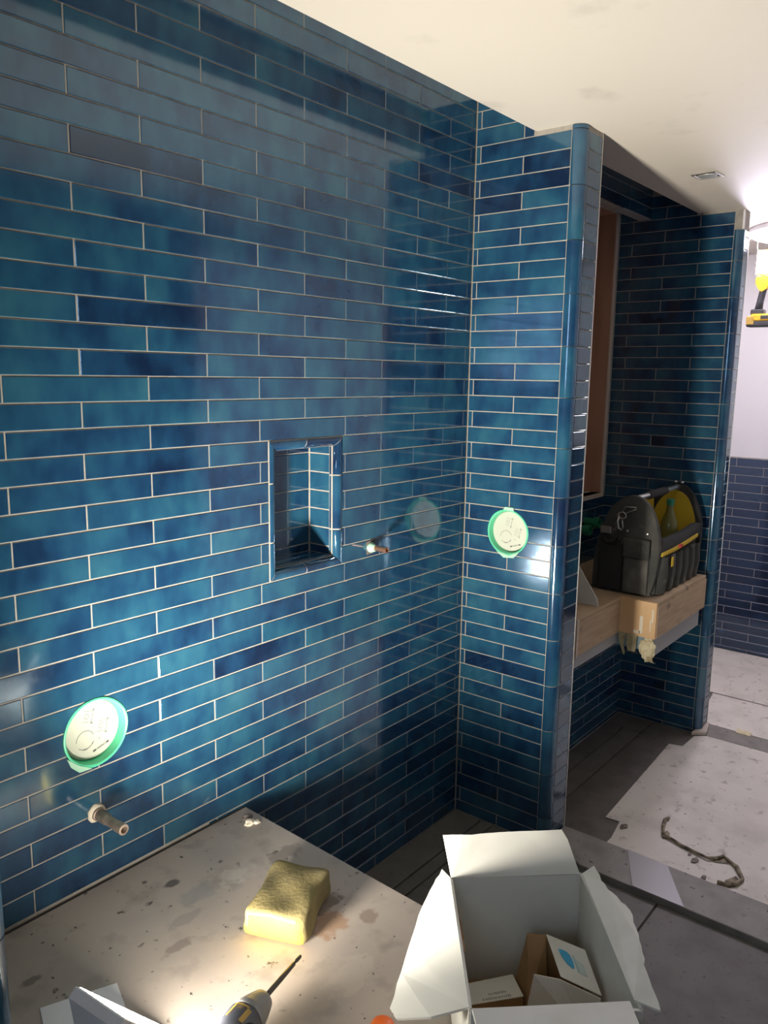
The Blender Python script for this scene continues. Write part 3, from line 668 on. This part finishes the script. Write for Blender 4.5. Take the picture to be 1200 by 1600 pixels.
# ---- drill driver with a long bit
ax0 = Vector((-1.353, -.535, .492)); ax1 = Vector((-1.480, -.569, .502)); da = (ax1-ax0).normalized()
dr = thing('drill_driver', 'grey and black drill driver with long thin bit lying on the bench', 'drill', (-1.60, -.60, BZ))
L0 = (ax1-ax0).length
lathe('bit', ax0, da, [(0, .0012), (.004, .0034), (.018, .0036), (.020, .0024), (.026, .0024), (.028, .0042), (.075, .0048), (L0+.01, .0048)], STEEL, dr, 10)
lathe('nose', ax1, da, [(-.002, .009), (0, .015), (.004, .019), (.012, .022), (.030, .0275), (.045, .031), (.048, .0325), (.058, .033), (.060, .031)], GREYRUB, dr, 28)
lathe('body', ax1+da*.058, da, [(0, .030), (.004, .0335), (.045, .0345), (.060, .033), (.066, .028), (.068, .02)], SLATE, dr, 28)
xx, yy = frame(da)
b0 = ax1+da*.066
upv = Vector((0, 0, 1)); upv = (upv-da*upv.dot(da)).normalized(); sd = da.cross(upv)
def band(s0, s1, k0, k1):
    bm = bmesh.new(); A_ = []; B_ = []
    for k in range(7):
        a = k0+(k1-k0)*k/6; dirn = upv*math.sin(a) + sd*math.cos(a)
        A_.append(bm.verts.new(b0+da*s0+dirn*.0352)); B_.append(bm.verts.new(b0+da*s1+dirn*.0357))
    for k in range(6): bm.faces.new((A_[k], A_[k+1], B_[k+1], B_[k]))
    bm_out(bm, 'ochre_stripe', OCHRE, dr, True)
band(.000, .034, 1.18, 1.27); band(.000, .004, 1.22, 1.95); band(.004, .034, 1.90, 2.15)
hd = (da*.35 - sd*1.0).normalized(); hd.z = -.02; hd.normalize()
hb = ax1+da*.095 - sd*.02
bm = bmesh.new(); bm_lathe(bm, hb, hd, [(0, .026), (.03, .023), (.08, .022), (.11, .026)], 18); bm_out(bm, 'handle', BLACKPL, dr, True)
hc = hb+hd*.13
o = box('battery', (-.045, -.022, -.032), (.045, .022, .034), YELPL, None, .006, 2); o.parent = dr
o.location = hc - dr.location; o.rotation_euler = (0, 0, math.atan2(hd.y, hd.x)+math.pi/2)
cap = thing('plastic_cap', 'small orange domed plastic cap at the bottom edge of the bench', 'cap', (-1.368, -.748, BZ))
lathe('cap_dome', (-1.368, -.748, BZ+.0005), (0, 0, 1), [(0, .022), (.008, .022), (.014, .019), (.018, .013), (.020, .004)], ORANGE, cap, 20)
# ---- plaster crumb at the slab corner
pl = thing('plaster_lump', 'crumbly cream plaster lump at the far bench corner', 'plaster', (-1.075, -.072, BZ))
def crumb(name, c, r, m, parent, seed):
    bm = bmesh.new(); bmesh.ops.create_icosphere(bm, subdivisions=2, radius=1); rn = random.Random(seed)
    for v in bm.verts:
        k = 1+rn.uniform(-.25, .25); v.co = Vector((v.co.x*r[0]*k, v.co.y*r[1]*k, max(-.05*r[2], v.co.z*r[2]*k)))+Vector(c)
    return bm_out(bm, name, m, parent)
crumb('crumb', (-1.078, -.080, BZ+.001), (.015, .012, .010), PLASTER, pl, 1)
crumb('crumb', (-1.062, -.090, BZ+.001), (.010, .008, .006), PLASTER, pl, 2)
crumb('crumb', (-1.062, -.056, BZ+.001), (.014, .012, .009), STAIN, pl, 3)

# ---- cardboard box standing on the bench
FL = Vector((-1.202, -.773, .680)); FR = Vector((-1.034, -.951, .680)); NL = Vector((-1.442, -.969, .680)); NR = Vector((-1.282, -1.162, .680))
cbx = thing('cardboard_box', 'open white cardboard box with torn flaps on the bench', 'box', (-1.24, -.965, BZ))
B0 = BZ+.004
def dn(p): return Vector((p.x, p.y, B0))
for nm, a, b in (('far_panel', FL, FR), ('right_panel', FR, NR), ('near_panel', NR, NL), ('left_panel', NL, FL)):
    panel('side_panel', [dn(a), dn(b), b, a], .005, CARDW, cbx)
panel('bottom_panel', [dn(FL), dn(FR), dn(NR), dn(NL)], .005, CARDB, cbx)
uu = (FR-FL).normalized(); vv = (NL-FL).normalized(); ZZ = Vector((0, 0, 1))
def flap(P0, along, out, ang, pts, m=CARDW, bend=.012, name='flap'):
    a = math.radians(ang); e = out*math.cos(a)+ZZ*math.sin(a); nn = along.cross(e)
    bm = bmesh.new(); A_ = []; B_ = []
    dm = max(p[1] for p in pts) or 1
    for s_, d_ in pts:
        off = nn*(bend*math.sin(math.pi*min(1, d_/dm)) + random.uniform(-.0005, .0005))
        p = P0+along*s_+e*d_+off; A_.append(bm.verts.new(p+nn*.0022)); B_.append(bm.verts.new(p-nn*.0022))
    n = len(A_)
    bmesh.ops.triangulate(bm, faces=[bm.faces.new(A_), bm.faces.new(B_[::-1])])
    for i in range(n): bm.faces.new((A_[i], B_[i], B_[(i+1) % n], A_[(i+1) % n]))
    return bm_out(bm, name, m, cbx)
def ragged(pts, k=4, amp=.002, closed=False):
    out = []
    for (a, b) in zip(pts, pts[1:]):
        for i in range(k): 
            t = i/k; out.append((a[0]+(b[0]-a[0])*t+random.uniform(-amp, amp)*(i > 0), a[1]+(b[1]-a[1])*t+random.uniform(-amp, amp)*(i > 0)))
    return out+[pts[-1]]
W_ = (FR-FL).length; D_ = (NL-FL).length
flap(FL, uu, -vv, 60, [(0, 0)]+ragged([(-.014, .074), (.040, .073), (.095, .076), (.212, .077)], 3, .0008)+[(.222, .060), (W_-.004, 0)], bend=0)
flap(FL, vv, -uu, -34, [(0, 0.001)]+ragged([(-.036, .015), (.005, .044), (.051, .071), (.138, .106), (.215, .138), (.245, .126)], 4, .0015)+[(.285, .065), (D_-.004, 0.001)], bend=-.004)
flap(FL+vv*.06+Vector((0, 0, -.004)), vv, uu, -70, [(0, 0)]+ragged([(.01, .012), (.05, .026), (.10, .022), (.125, .0)], 4, .003), CARDB, .0, 'torn_inner_layer')
flap(FR, vv, uu, 12, [(.004, 0.001)]+ragged([(-.002, .026), (.070, .032), (.125, .054), (.20, .046), (.270, .035), (.345, .030)], 5, .0022)+[(D_, 0.001)], bend=.006)
flap(NL, uu, vv, 8, [(.002, 0.001), (.006, .10), (W_-.012, .10), (W_-.006, .001)], bend=.004)
# ---- cartons inside
c1 = thing('small_carton', 'opened white and brown carton with a blue print inside the box', 'carton', (-1.16, -.99, BZ+.008))
T1, T2, T3, T4 = Vector((-1.129, -.932, .600)), Vector((-1.122, -1.004, .600)), Vector((-1.186, -1.064, .585)), Vector((-1.190, -.992, .585))
K1, K4, F4 = Vector((-1.143, -.902, .596)), Vector((-1.150, -.885, .490)), Vector((-1.205, -.950, .577))
N1, N2 = Vector((-1.206, -.938, .492)), Vector((-1.200, -1.068, .492))
panel('lid_panel', [T1, T2, T3, T4], .002, CARDW, c1)
panel('back_panel', [T1, T2, Vector((T2.x+.004, T2.y, .475)), Vector((T1.x+.01, T1.y, .475))], .002, CARDB, c1)
panel('open_flap', [K1, T1+Vector((.002, 0, -.003)), Vector((-1.150, -.950, .500)), Vector((-1.185, -.932, .486)), K4], .002, CARDB, c1)
panel('front_panel', [F4, T4+Vector((-.003, 0, -.003)), T3+Vector((-.003, 0, -.003)), N2, N1], .002, CARDW, c1)
panel('inner_panel', [Vector((-1.125, -.94, .478)), Vector((-1.18, -1.055, .478)), Vector((-1.20, -.95, .482))], .002, CARDB, c1)
def on_lid(a, b, o=.0016):
    p = T1.lerp(T2, a).lerp(T4.lerp(T3, a), b); n_ = (T2-T1).cross(T4-T1).normalized(); n_ = n_ if n_.z > 0 else -n_
    return p+n_*o
drop = [(.20, .30), (.30, .26), (.44, .27), (.50, .34), (.52, .48), (.50, .62), (.44, .66), (.33, .60), (.24, .48)]
panel('blue_print', [on_lid(*p) for p in drop], .0004, PRINTB, c1)
panel('pale_print', [on_lid(*p) for p in ((.56, .30), (.60, .30), (.60, .68), (.56, .70))], .0004, PRINTL, c1)
panel('pale_print', [on_lid(*p) for p in ((.62, .36), (.80, .44), (.80, .70), (.62, .70))], .0004, INKL if False else mat('faint_print', (.50, .58, .54), .7), c1)
c2 = thing('small_carton', 'flat white carton with dark small print lying at the left in the box', 'carton', (-1.21, -.865, BZ+.008))
Q = [Vector((-1.238, -.816, .502)), Vector((-1.149, -.879, .502)), Vector((-1.183, -.921, .502)), Vector((-1.268, -.853, .502))]
bm = bmesh.new(); A_ = [bm.verts.new(p) for p in Q]; B_ = [bm.verts.new((p.x, p.y, .471)) for p in Q]
bm.faces.new(A_); bm.faces.new(B_[::-1])
for i in range(4): bm.faces.new((A_[i], B_[i], B_[(i+1) % 4], A_[(i+1) % 4]))
bm_out(bm, 'carton_body', CARDB, c2)
panel('top_sheet', [p+Vector((0, 0, .0012)) for p in Q], .0014, CARDW, c2)
bm = bmesh.new(); rn = random.Random(3)
def onq(a, b): return Q[0].lerp(Q[1], a).lerp(Q[3].lerp(Q[2], a), b)+Vector((0, 0, .0023))
for row, (a0, a1) in ((.70, (.44, .74)), (.90, (.32, .80))):
    a = a0
    while a < a1:
        w = rn.uniform(.012, .03); h = rn.uniform(.05, .075)
        bm.faces.new([bm.verts.new(onq(x, y)) for x, y in ((a, row-h), (a+w*.5, row-h), (a+w*.5, row+h*.6), (a, row+h*.6))]); a += w+.008
bm_out(bm, 'small_print', INK, c2, recalc=False)

# ================================================================= VANITY FRAME
van = thing('vanity_frame', 'stepped plywood vanity frame carrying the tool bag in the recess', 'vanity', (.85, -.2, .5))
vt = .684
box('left_top_board', (.142, -.243, .668), (.864, .148, vt), PLY, van, .001, 1)
box('right_top_board', (.866, -.398, .668), (1.487, .148, vt), PLY, van, .001, 1)
box('left_front_board', (.142, -.245, .530), (.846, -.228, .6675), PLY, van)
box('return_board', (.848, -.400, .530), (.866, -.228, .6835), PLY_LIT, van)
box('right_front_board', (.8665, -.401, .530), (1.488, -.383, .6675), PLY, van)
box('end_board', (1.470, -.382, .532), (1.487, -.01, .667), PLY, van)
box('side_rail', (.142, -.236, .478), (.862, -.215, .529), GREYPL, van)
box('return_rail', (.864, -.385, .470), (.880, -.232, .529), BLUEPL, van)
box('front_rail', (.8805, -.388, .446), (1.455, -.372, .529), GREYPL, van)
box('batten', (.425, -.251, .530), (.440, -.2455, .682), EDGE, van)
box('corner_cleat', (1.489, -.27, vt), (1.525, -.25, vt+.075), PLY, van)
def strip(pts, w, m, nm='tape_strip'):
    bm = bmesh.new(); A_ = []; B_ = []
    for i, (p, ww) in enumerate(zip(pts, w)):
        A_.append(bm.verts.new(Vector(p)+Vector((0, ww, 0)))); B_.append(bm.verts.new(Vector(p)-Vector((0, ww, 0))))
    for i in range(len(pts)-1): bm.faces.new((A_[i], A_[i+1], B_[i+1], B_[i]))
    bmesh.ops.solidify(bm, geom=bm.faces[:], thickness=.0008)
    return bm_out(bm, nm, m, van)
strip([(.847, -.262, .535), (.845, -.262, .515), (.842, -.264, .485), (.846, -.272, .455), (.843, -.276, .440)], [.015, .014, .009, .006, .004], TAPE)
strip([(.847, -.305, .535), (.845, -.304, .510), (.843, -.306, .480), (.840, -.308, .462)], [.022, .022, .020, .016], TAPE)
bm = bmesh.new(); bmesh.ops.create_icosphere(bm, subdivisions=3, radius=1); rn = random.Random(9)
for v in bm.verts:
    k = 1+rn.uniform(-.16, .16); v.co = Vector((v.co.x*.018*k, v.co.y*.032*k*(1+.3*v.co.z), v.co.z*.050*k))+Vector((.852, -.372, .478))
bm_out(bm, 'tape_wad', TAPE, van)
strip([(.838, -.385, .455), (.828, -.395, .440), (.824, -.410, .438)], [.012, .012, .010], TAPE)
bm = bmesh.new(); A_ = []; rn = random.Random(2)
pts = [(.847, -.262, .640), (.8465, -.275, .560), (.8465, -.29, .545)]
for k, (y0, z0, y1, z1, w) in enumerate(((-.345, .62, -.335, .545, .004), (-.335, .555, -.31, .542, .004), (-.385, .655, -.388, .60, .004), (-.38, .56, -.378, .61, .003))):
    bm = bmesh.new(); bm_box(bm, (.8462, min(y0, y1)-w*.5, min(z0, z1)), (.8478, max(y0, y1)+w*.5, max(z0, z1))); bm_out(bm, 'glue_run', PLASTER, van)
wc = prism('white_card_offcut', [(-.10, .6855), (-.237, .6855), (-.231, .715), (-.140, .845), (-.10, .87)], 'x', .640, .644, CARDW); tag(wc, 'white card offcut standing on the vanity frame against the blue wing wall', 'card')

# ================================================================= TOOL BAG
bag = thing('tool_bag', 'dusty black open tote tool bag with yellow lining on the vanity frame', 'bag', (1.19, -.235, vt))
out = smooth_outline([(-.312, vt+.002), (-.340, .70), (-.362, .80), (-.366, .92), (-.345, 1.01), (-.305, 1.080), (-.247, 1.108), (-.190, 1.085), (-.140, 1.03), (-.104, .93), (-.086, .82), (-.084, .70), (-.104, vt+.002)], 4)
out = [(y, max(z, vt+.001)) for y, z in out]
prism('end_panel', out, 'x', .918, .944, FABRIC, bag, .006)
prism('end_panel', out, 'x', 1.452, 1.478, FABRIC2, bag, .006)
inn = [(-.24+(y+.24)*.80, .90+(z-.90)*.84) for y, z in out]
prism('yellow_liner', inn, 'x', 1.446, 1.4525, YELFAB, bag)
# front and back walls
def wall_strip(name, y, zt, m, th=.018, x0=.944, x1=1.452):
    bm = bmesh.new(); bm_box(bm, (x0, y, vt+.002), (x1, y+th, zt)); bmesh.ops.bevel(bm, geom=bm.edges[:], offset=.006, segments=2, affect='EDGES')
    return bm_out(bm, name, m, bag)
wall_strip('front_wall', -.350, .885, FABRIC); wall_strip('back_wall', -.130, .93, FABRIC)
wall_strip('base_board', -.332, .715, FABRIC2, .20)
prism('back_liner', [(.96, .80), (.96, 1.0), (1.10, 1.045), (1.30, 1.055), (1.42, 1.03), (1.44, .80)], 'y', -.150, -.142, YELFAB, bag, .002)
bm = bmesh.new()
o = prism('padded_rim', [(.946, .905), (.97, .928), (1.10, .922), (1.25, .925), (1.38, .940), (1.45, .935), (1.45, .885), (1.25, .872), (1.10, .866), (.946, .862)], 'y', -.368, -.338, FABRIC2, bag, .006)
prism('yellow_piping', [(.95, .858), (.95, .874), (1.10, .876), (1.25, .884), (1.40, .894), (1.40, .878), (1.25, .866), (1.10, .858)], 'y', -.373, -.362, YELFAB, bag, .002)
for k, (xa, xb) in enumerate(((.955, 1.045), (1.052, 1.13), (1.137, 1.215), (1.222, 1.30), (1.307, 1.385), (1.392, 1.45))):
    bm = bmesh.new(); n = 8; prof = []
    for i in range(n+1):
        t = i/n; prof.append((xa+(xb-xa)*t, -.352-.026*math.sin(math.pi*t)**.7))
    lo_ = [bm.verts.new((x, -.346+(y+.346)*.8, vt+.004)) for x, y in prof]; hi_ = [bm.verts.new((x, y, .845+.008*math.sin(k*2+i))) for i, (x, y) in enumerate(prof)]
    mid = [bm.verts.new((x, y-.004, .77)) for x, y in prof]
    for A_, B_ in ((lo_, mid), (mid, hi_)):
        for i in range(n): bm.faces.new((A_[i], A_[i+1], B_[i+1], B_[i]))
    bm.faces.new(hi_); bm.faces.new(lo_[::-1]); bm.faces.new([lo_[0], mid[0], hi_[0], hi_[-1], mid[-1], lo_[-1]])
    sharp(bm_out(bm, 'pocket', FABRIC, bag, True), 50)
box('yellow_tag', (1.045, -.382, .800), (1.068, -.378, .842), YELFAB, bag, .001, 1)
box('red_tab', (1.140, -.383, .868), (1.168, -.372, .882), mat('red_cloth', (.45, .03, .03), .7), bag, .002, 1)
# pockets and hardware on the end panel (faces the shower)
o = box('end_pocket', (.898, -.330, .694), (.920, -.225, .850), FABRIC3, bag, .008, 3); sharp(o)
pf = box('pocket_flap', (.890, -.335, .845), (.904, -.222, .928), FABRIC, None, .006, 3); pf.parent = o
o = box('side_pocket', (.900, -.216, .692), (.920, -.112, .900), FABRIC2, bag, .009, 3)
for y, z in ((-.228, .955), (-.312, .952)):
    lathe('rivet', (.918, y, z), (-1, 0, 0), [(0, .006), (.003, .005), (.004, .001)], CHROME, bag, 12)
bm = bmesh.new(); ring = []
for k in range(17):
    a = k*math.pi/8; ring.append((.906, -.205+.017*math.cos(a), 1.020+.017*math.sin(a)*.8))
tube('clip_ring', ring, .0028, CHROME, bag, 8)
tube('clip_ring', [(.908, -.222, 1.032), (.908, -.262, 1.052), (.909, -.262, 1.060), (.910, -.215, 1.058), (.909, -.205, 1.036)], .0024, CHROME, bag, 6)
tube('snap_hook', [(.903, -.192, 1.012), (.900, -.188, .992), (.900, -.196, .965), (.900, -.208, .958), (.900, -.214, .972), (.901, -.209, 1.0)], [.004, .005, .0045, .0035, .003, .0025], CHROME, bag, 8)
tube('shoulder_strap', [(.902, -.200, .958), (.898, -.205, .930), (.896, -.185, .905), (.897, -.150, .900), (.905, -.118, .93)], [.007, .009, .010, .010, .008], FABRIC2, bag, 8)
bk_ = box('buckle', (.892, -.165, .938), (.900, -.118, .968), BUCKLE, bag, .002, 1)
# carrying tube
lathe('handle_tube', (.935, -.247, 1.092), (1, 0, 0), [(0, .0125), (.52, .0125)], CHROME, bag, 16)
lathe('handle_grip', (1.075, -.247, 1.092), (1, 0, 0), [(0, .015), (.006, .0185), (.205, .0185), (.211, .015)], FABRIC2, bag, 18)
for yy_ in (-.262, -.232): lathe('rivet', (1.462, yy_, 1.112), (0, 0, 1), [(0, .008), (.006, .007), (.009, .003)], CHROME, bag, 12)
bot = thing('drink_bottle', 'olive plastic bottle with green cap inside the tool bag', 'bottle', (1.285, -.275, .716))
lathe('bottle_body', (1.285, -.275, .717), (0, 0, 1), [(0, .036), (.01, .040), (.20, .040), (.235, .036), (.285, .016), (.315, .0135)], BOTTLE, bot, 24)
lathe('cap', (1.285, -.275, 1.028), (0, 0, 1), [(0, .0175), (.026, .0175), (.028, .015)], GREENPL, bot, 18)

# ================================================================= FLOOR PAPER AND LITTER
def wavy_sheet(name, pts, z, m, label, amp=.002):
    P = [(x, y, z+random.uniform(0, amp)) for x, y in pts]
    o = panel(name, P, .0014, m); return tag(o, label, 'paper')
zb_ = BATH+.0012
wavy_sheet('floor_paper', [(.521, -.372), (1.336, -.336), (1.352, -.395), (1.50, -.402), (1.540, -.45), (1.546, -1.9), (.145, -1.9), (.145, -.470), (.30, -.445), (.399, -.448), (.526, -.428)], zb_+.0006, PAPER, 'dirty pale paper covering the floor between curb and threshold')
wavy_sheet('floor_paper', [(1.700, -.36), (2.132, -.30), (2.134, -1.9), (1.700, -1.9)], zb_-.002, PAPER, 'pale paper sheet on the hall floor just beyond the threshold')
wavy_sheet('floor_paper', [(2.144, -.30), (2.140, .50), (HALLX-.02, .50), (HALLX-.02, -1.9), (2.148, -1.9)], zb_-.002, PAPER, 'pale paper sheet on the hall floor against the tiled dado')
sp_ = [(.668, -.572), (.640, -.566), (.592, -.577), (.556, -.590), (.533, -.606), (.523, -.640), (.509, -.676), (.498, -.730), (.488, -.776), (.505, -.800), (.538, -.817), (.520, -.848), (.503, -.871), (.470, -.892), (.440, -.910), (.40, -.900), (.378, -.885), (.367, -.845)]
st = thing('crumpled_tape', 'crumpled dirty strip of tape snaking over the floor paper', 'tape', (.52, -.7, BATH))
rn = random.Random(5)
tube('twisted_strip', [(x, y, BATH+.009+.003*rn.random()) for x, y in sp_], [.005+.003*rn.random() for _ in sp_], DIRTY, st, 7)
for pts in ([(.51, -.79), (.548, -.82), (.520, -.862), (.488, -.80)], [(.43, -.905), (.45, -.885), (.40, -.862), (.372, -.87), (.385, -.90)]):
    panel('flat_piece', [(x, y, BATH+.006) for x, y in pts], .001, DIRTY, st)
crumb('knot', (.545, -.603, BATH+.010), (.022, .014, .009), DIRTY, st, 21)
for k, (x, y, r) in enumerate(((.455, -.742, .020), (.372, -.800, .014), (.478, -.715, .010), (.500, -.455, .022))):
    o = crumb('dirt_crumb', (x, y, BATH+.004), (r, r*.6, r*.3), STAIN, None, 30+k)
    tag(o, ['largest dark dirt crumb beside the crumpled tape', 'dark dirt crumb near the curb end of the crumpled tape', 'smallest dark dirt crumb beside the crumpled tape', 'dark dirt crumb at the torn left corner of the floor paper'][k], 'dirt')
yt = panel('tape_piece', [(1.675, -.545, BATH+.005), (1.725, -.540, BATH+.005), (1.720, -.610, BATH+.005), (1.672, -.615, BATH+.005)], .002, TAPE); tag(yt, 'small pale yellow tape piece stuck at the hall threshold', 'tape')

# ================================================================= CEILING SPOT AND HANGING TORCH
dl = thing('downlight', 'square chrome downlight, unlit, in the ceiling above the recess', 'downlight', (.845, -.470, SOFFIT), rot=(0, 0, math.radians(-4)))
bm = bmesh.new(); s_ = .046
rings = []
for k, z in ((1.0, -.0005), (1.0, -.004), (.86, -.006), (.80, -.002)): rings.append([bm.verts.new((a*s_*k, b*s_*k, z)) for a, b in ((-1, -1), (1, -1), (1, 1), (-1, 1))])
for A_, B_ in zip(rings, rings[1:]):
    for i in range(4): bm.faces.new((A_[i], A_[(i+1) % 4], B_[(i+1) % 4], B_[i]))
bm.faces.new(rings[-1])
o = bm_out(bm, 'trim_plate', CHROME); o.parent = dl
bm = bmesh.new(); bm_lathe(bm, (0, 0, -.002), (0, 0, -1), [(0, .034), (.004, .033), (.005, .028), (.002, .012), (.004, .005)], 24)
o = bm_out(bm, 'reflector', REFL, None, True); o.parent = dl; sharp(o)
hl = thing('added_ceiling_light', 'guessed round ceiling light, added above the hanging torch to brighten the hall', 'ceiling light', (2.22, -.60, SOFFIT))  # fixture guessed from a bright oval, added to light the hall wall
lathe('base_ring', (2.22, -.60, SOFFIT-.001), (0, 0, -1), [(0, .335), (.018, .335), (.020, .325)], WHITE, hl, 40)
lathe('diffuser', (2.22, -.60, SOFFIT-.020), (0, 0, -1), [(0, .322), (.012, .315), (.022, .28), (.028, .20), (.030, .05)], HALLGLOW, hl, 40)
tx, ty = 2.30, -.325
tor = thing('hanging_torch', 'yellow and black battery work torch, lit, hanging in the hall', 'torch', (tx, ty, 1.86))
tube('hook', [(tx, ty+.045, SOFFIT-.001), (tx, ty+.045, 2.27), (tx, ty+.03, 2.255)], .0022, CHROME, tor, 6)
o = box('battery', (tx-.040, ty-.060, 1.868), (tx+.040, ty+.060, 1.900), BLACKPL, tor, .010, 3)
box('battery_side', (tx-.0425, ty+.020, 1.880), (tx-.036, ty+.058, 1.922), OCHRE, tor, .003, 2)
o = box('battery_top', (tx-.038, ty-.058, 1.898), (tx+.038, ty+.040, 1.935), YELPL, tor, .008, 2)
box('battery_badge', (tx-.041, ty-.050, 1.908), (tx-.038, ty-.012, 1.926), BLACKPL, tor, .001, 1)
box('battery_seat', (tx-.030, ty-.02, 1.930), (tx+.030, ty+.045, 1.960), BLACKPL, tor, .008, 2)
tube('handle', [(tx, ty+.012, 1.950), (tx, ty+.006, 2.00), (tx, ty-.004, 2.06), (tx, ty-.008, 2.085)], [.021, .0175, .018, .020], BLACKPL, tor, 14)
o = prism('neck', smooth_outline([(ty-.035, 2.075), (ty-.040, 2.105), (ty-.036, 2.130), (ty+.020, 2.130), (ty+.034, 2.110), (ty+.026, 2.080), (ty+.004, 2.050), (ty-.006, 2.050)], 3), 'x', tx-.026, tx+.026, YELPL, tor, .006)
o = box('head', (tx-.012, ty-.062, 2.135), (tx+.035, ty+.042, 2.262), YELPL, tor, .010, 3)
bm = bmesh.new(); bm_box(bm, (tx-.018, ty-.056, 2.141), (tx-.0125, ty+.036, 2.256)); bmesh.ops.bevel(bm, geom=bm.edges[:], offset=.002, segments=1, affect='EDGES')
bm_out(bm, 'lens', TORCHFACE, tor)
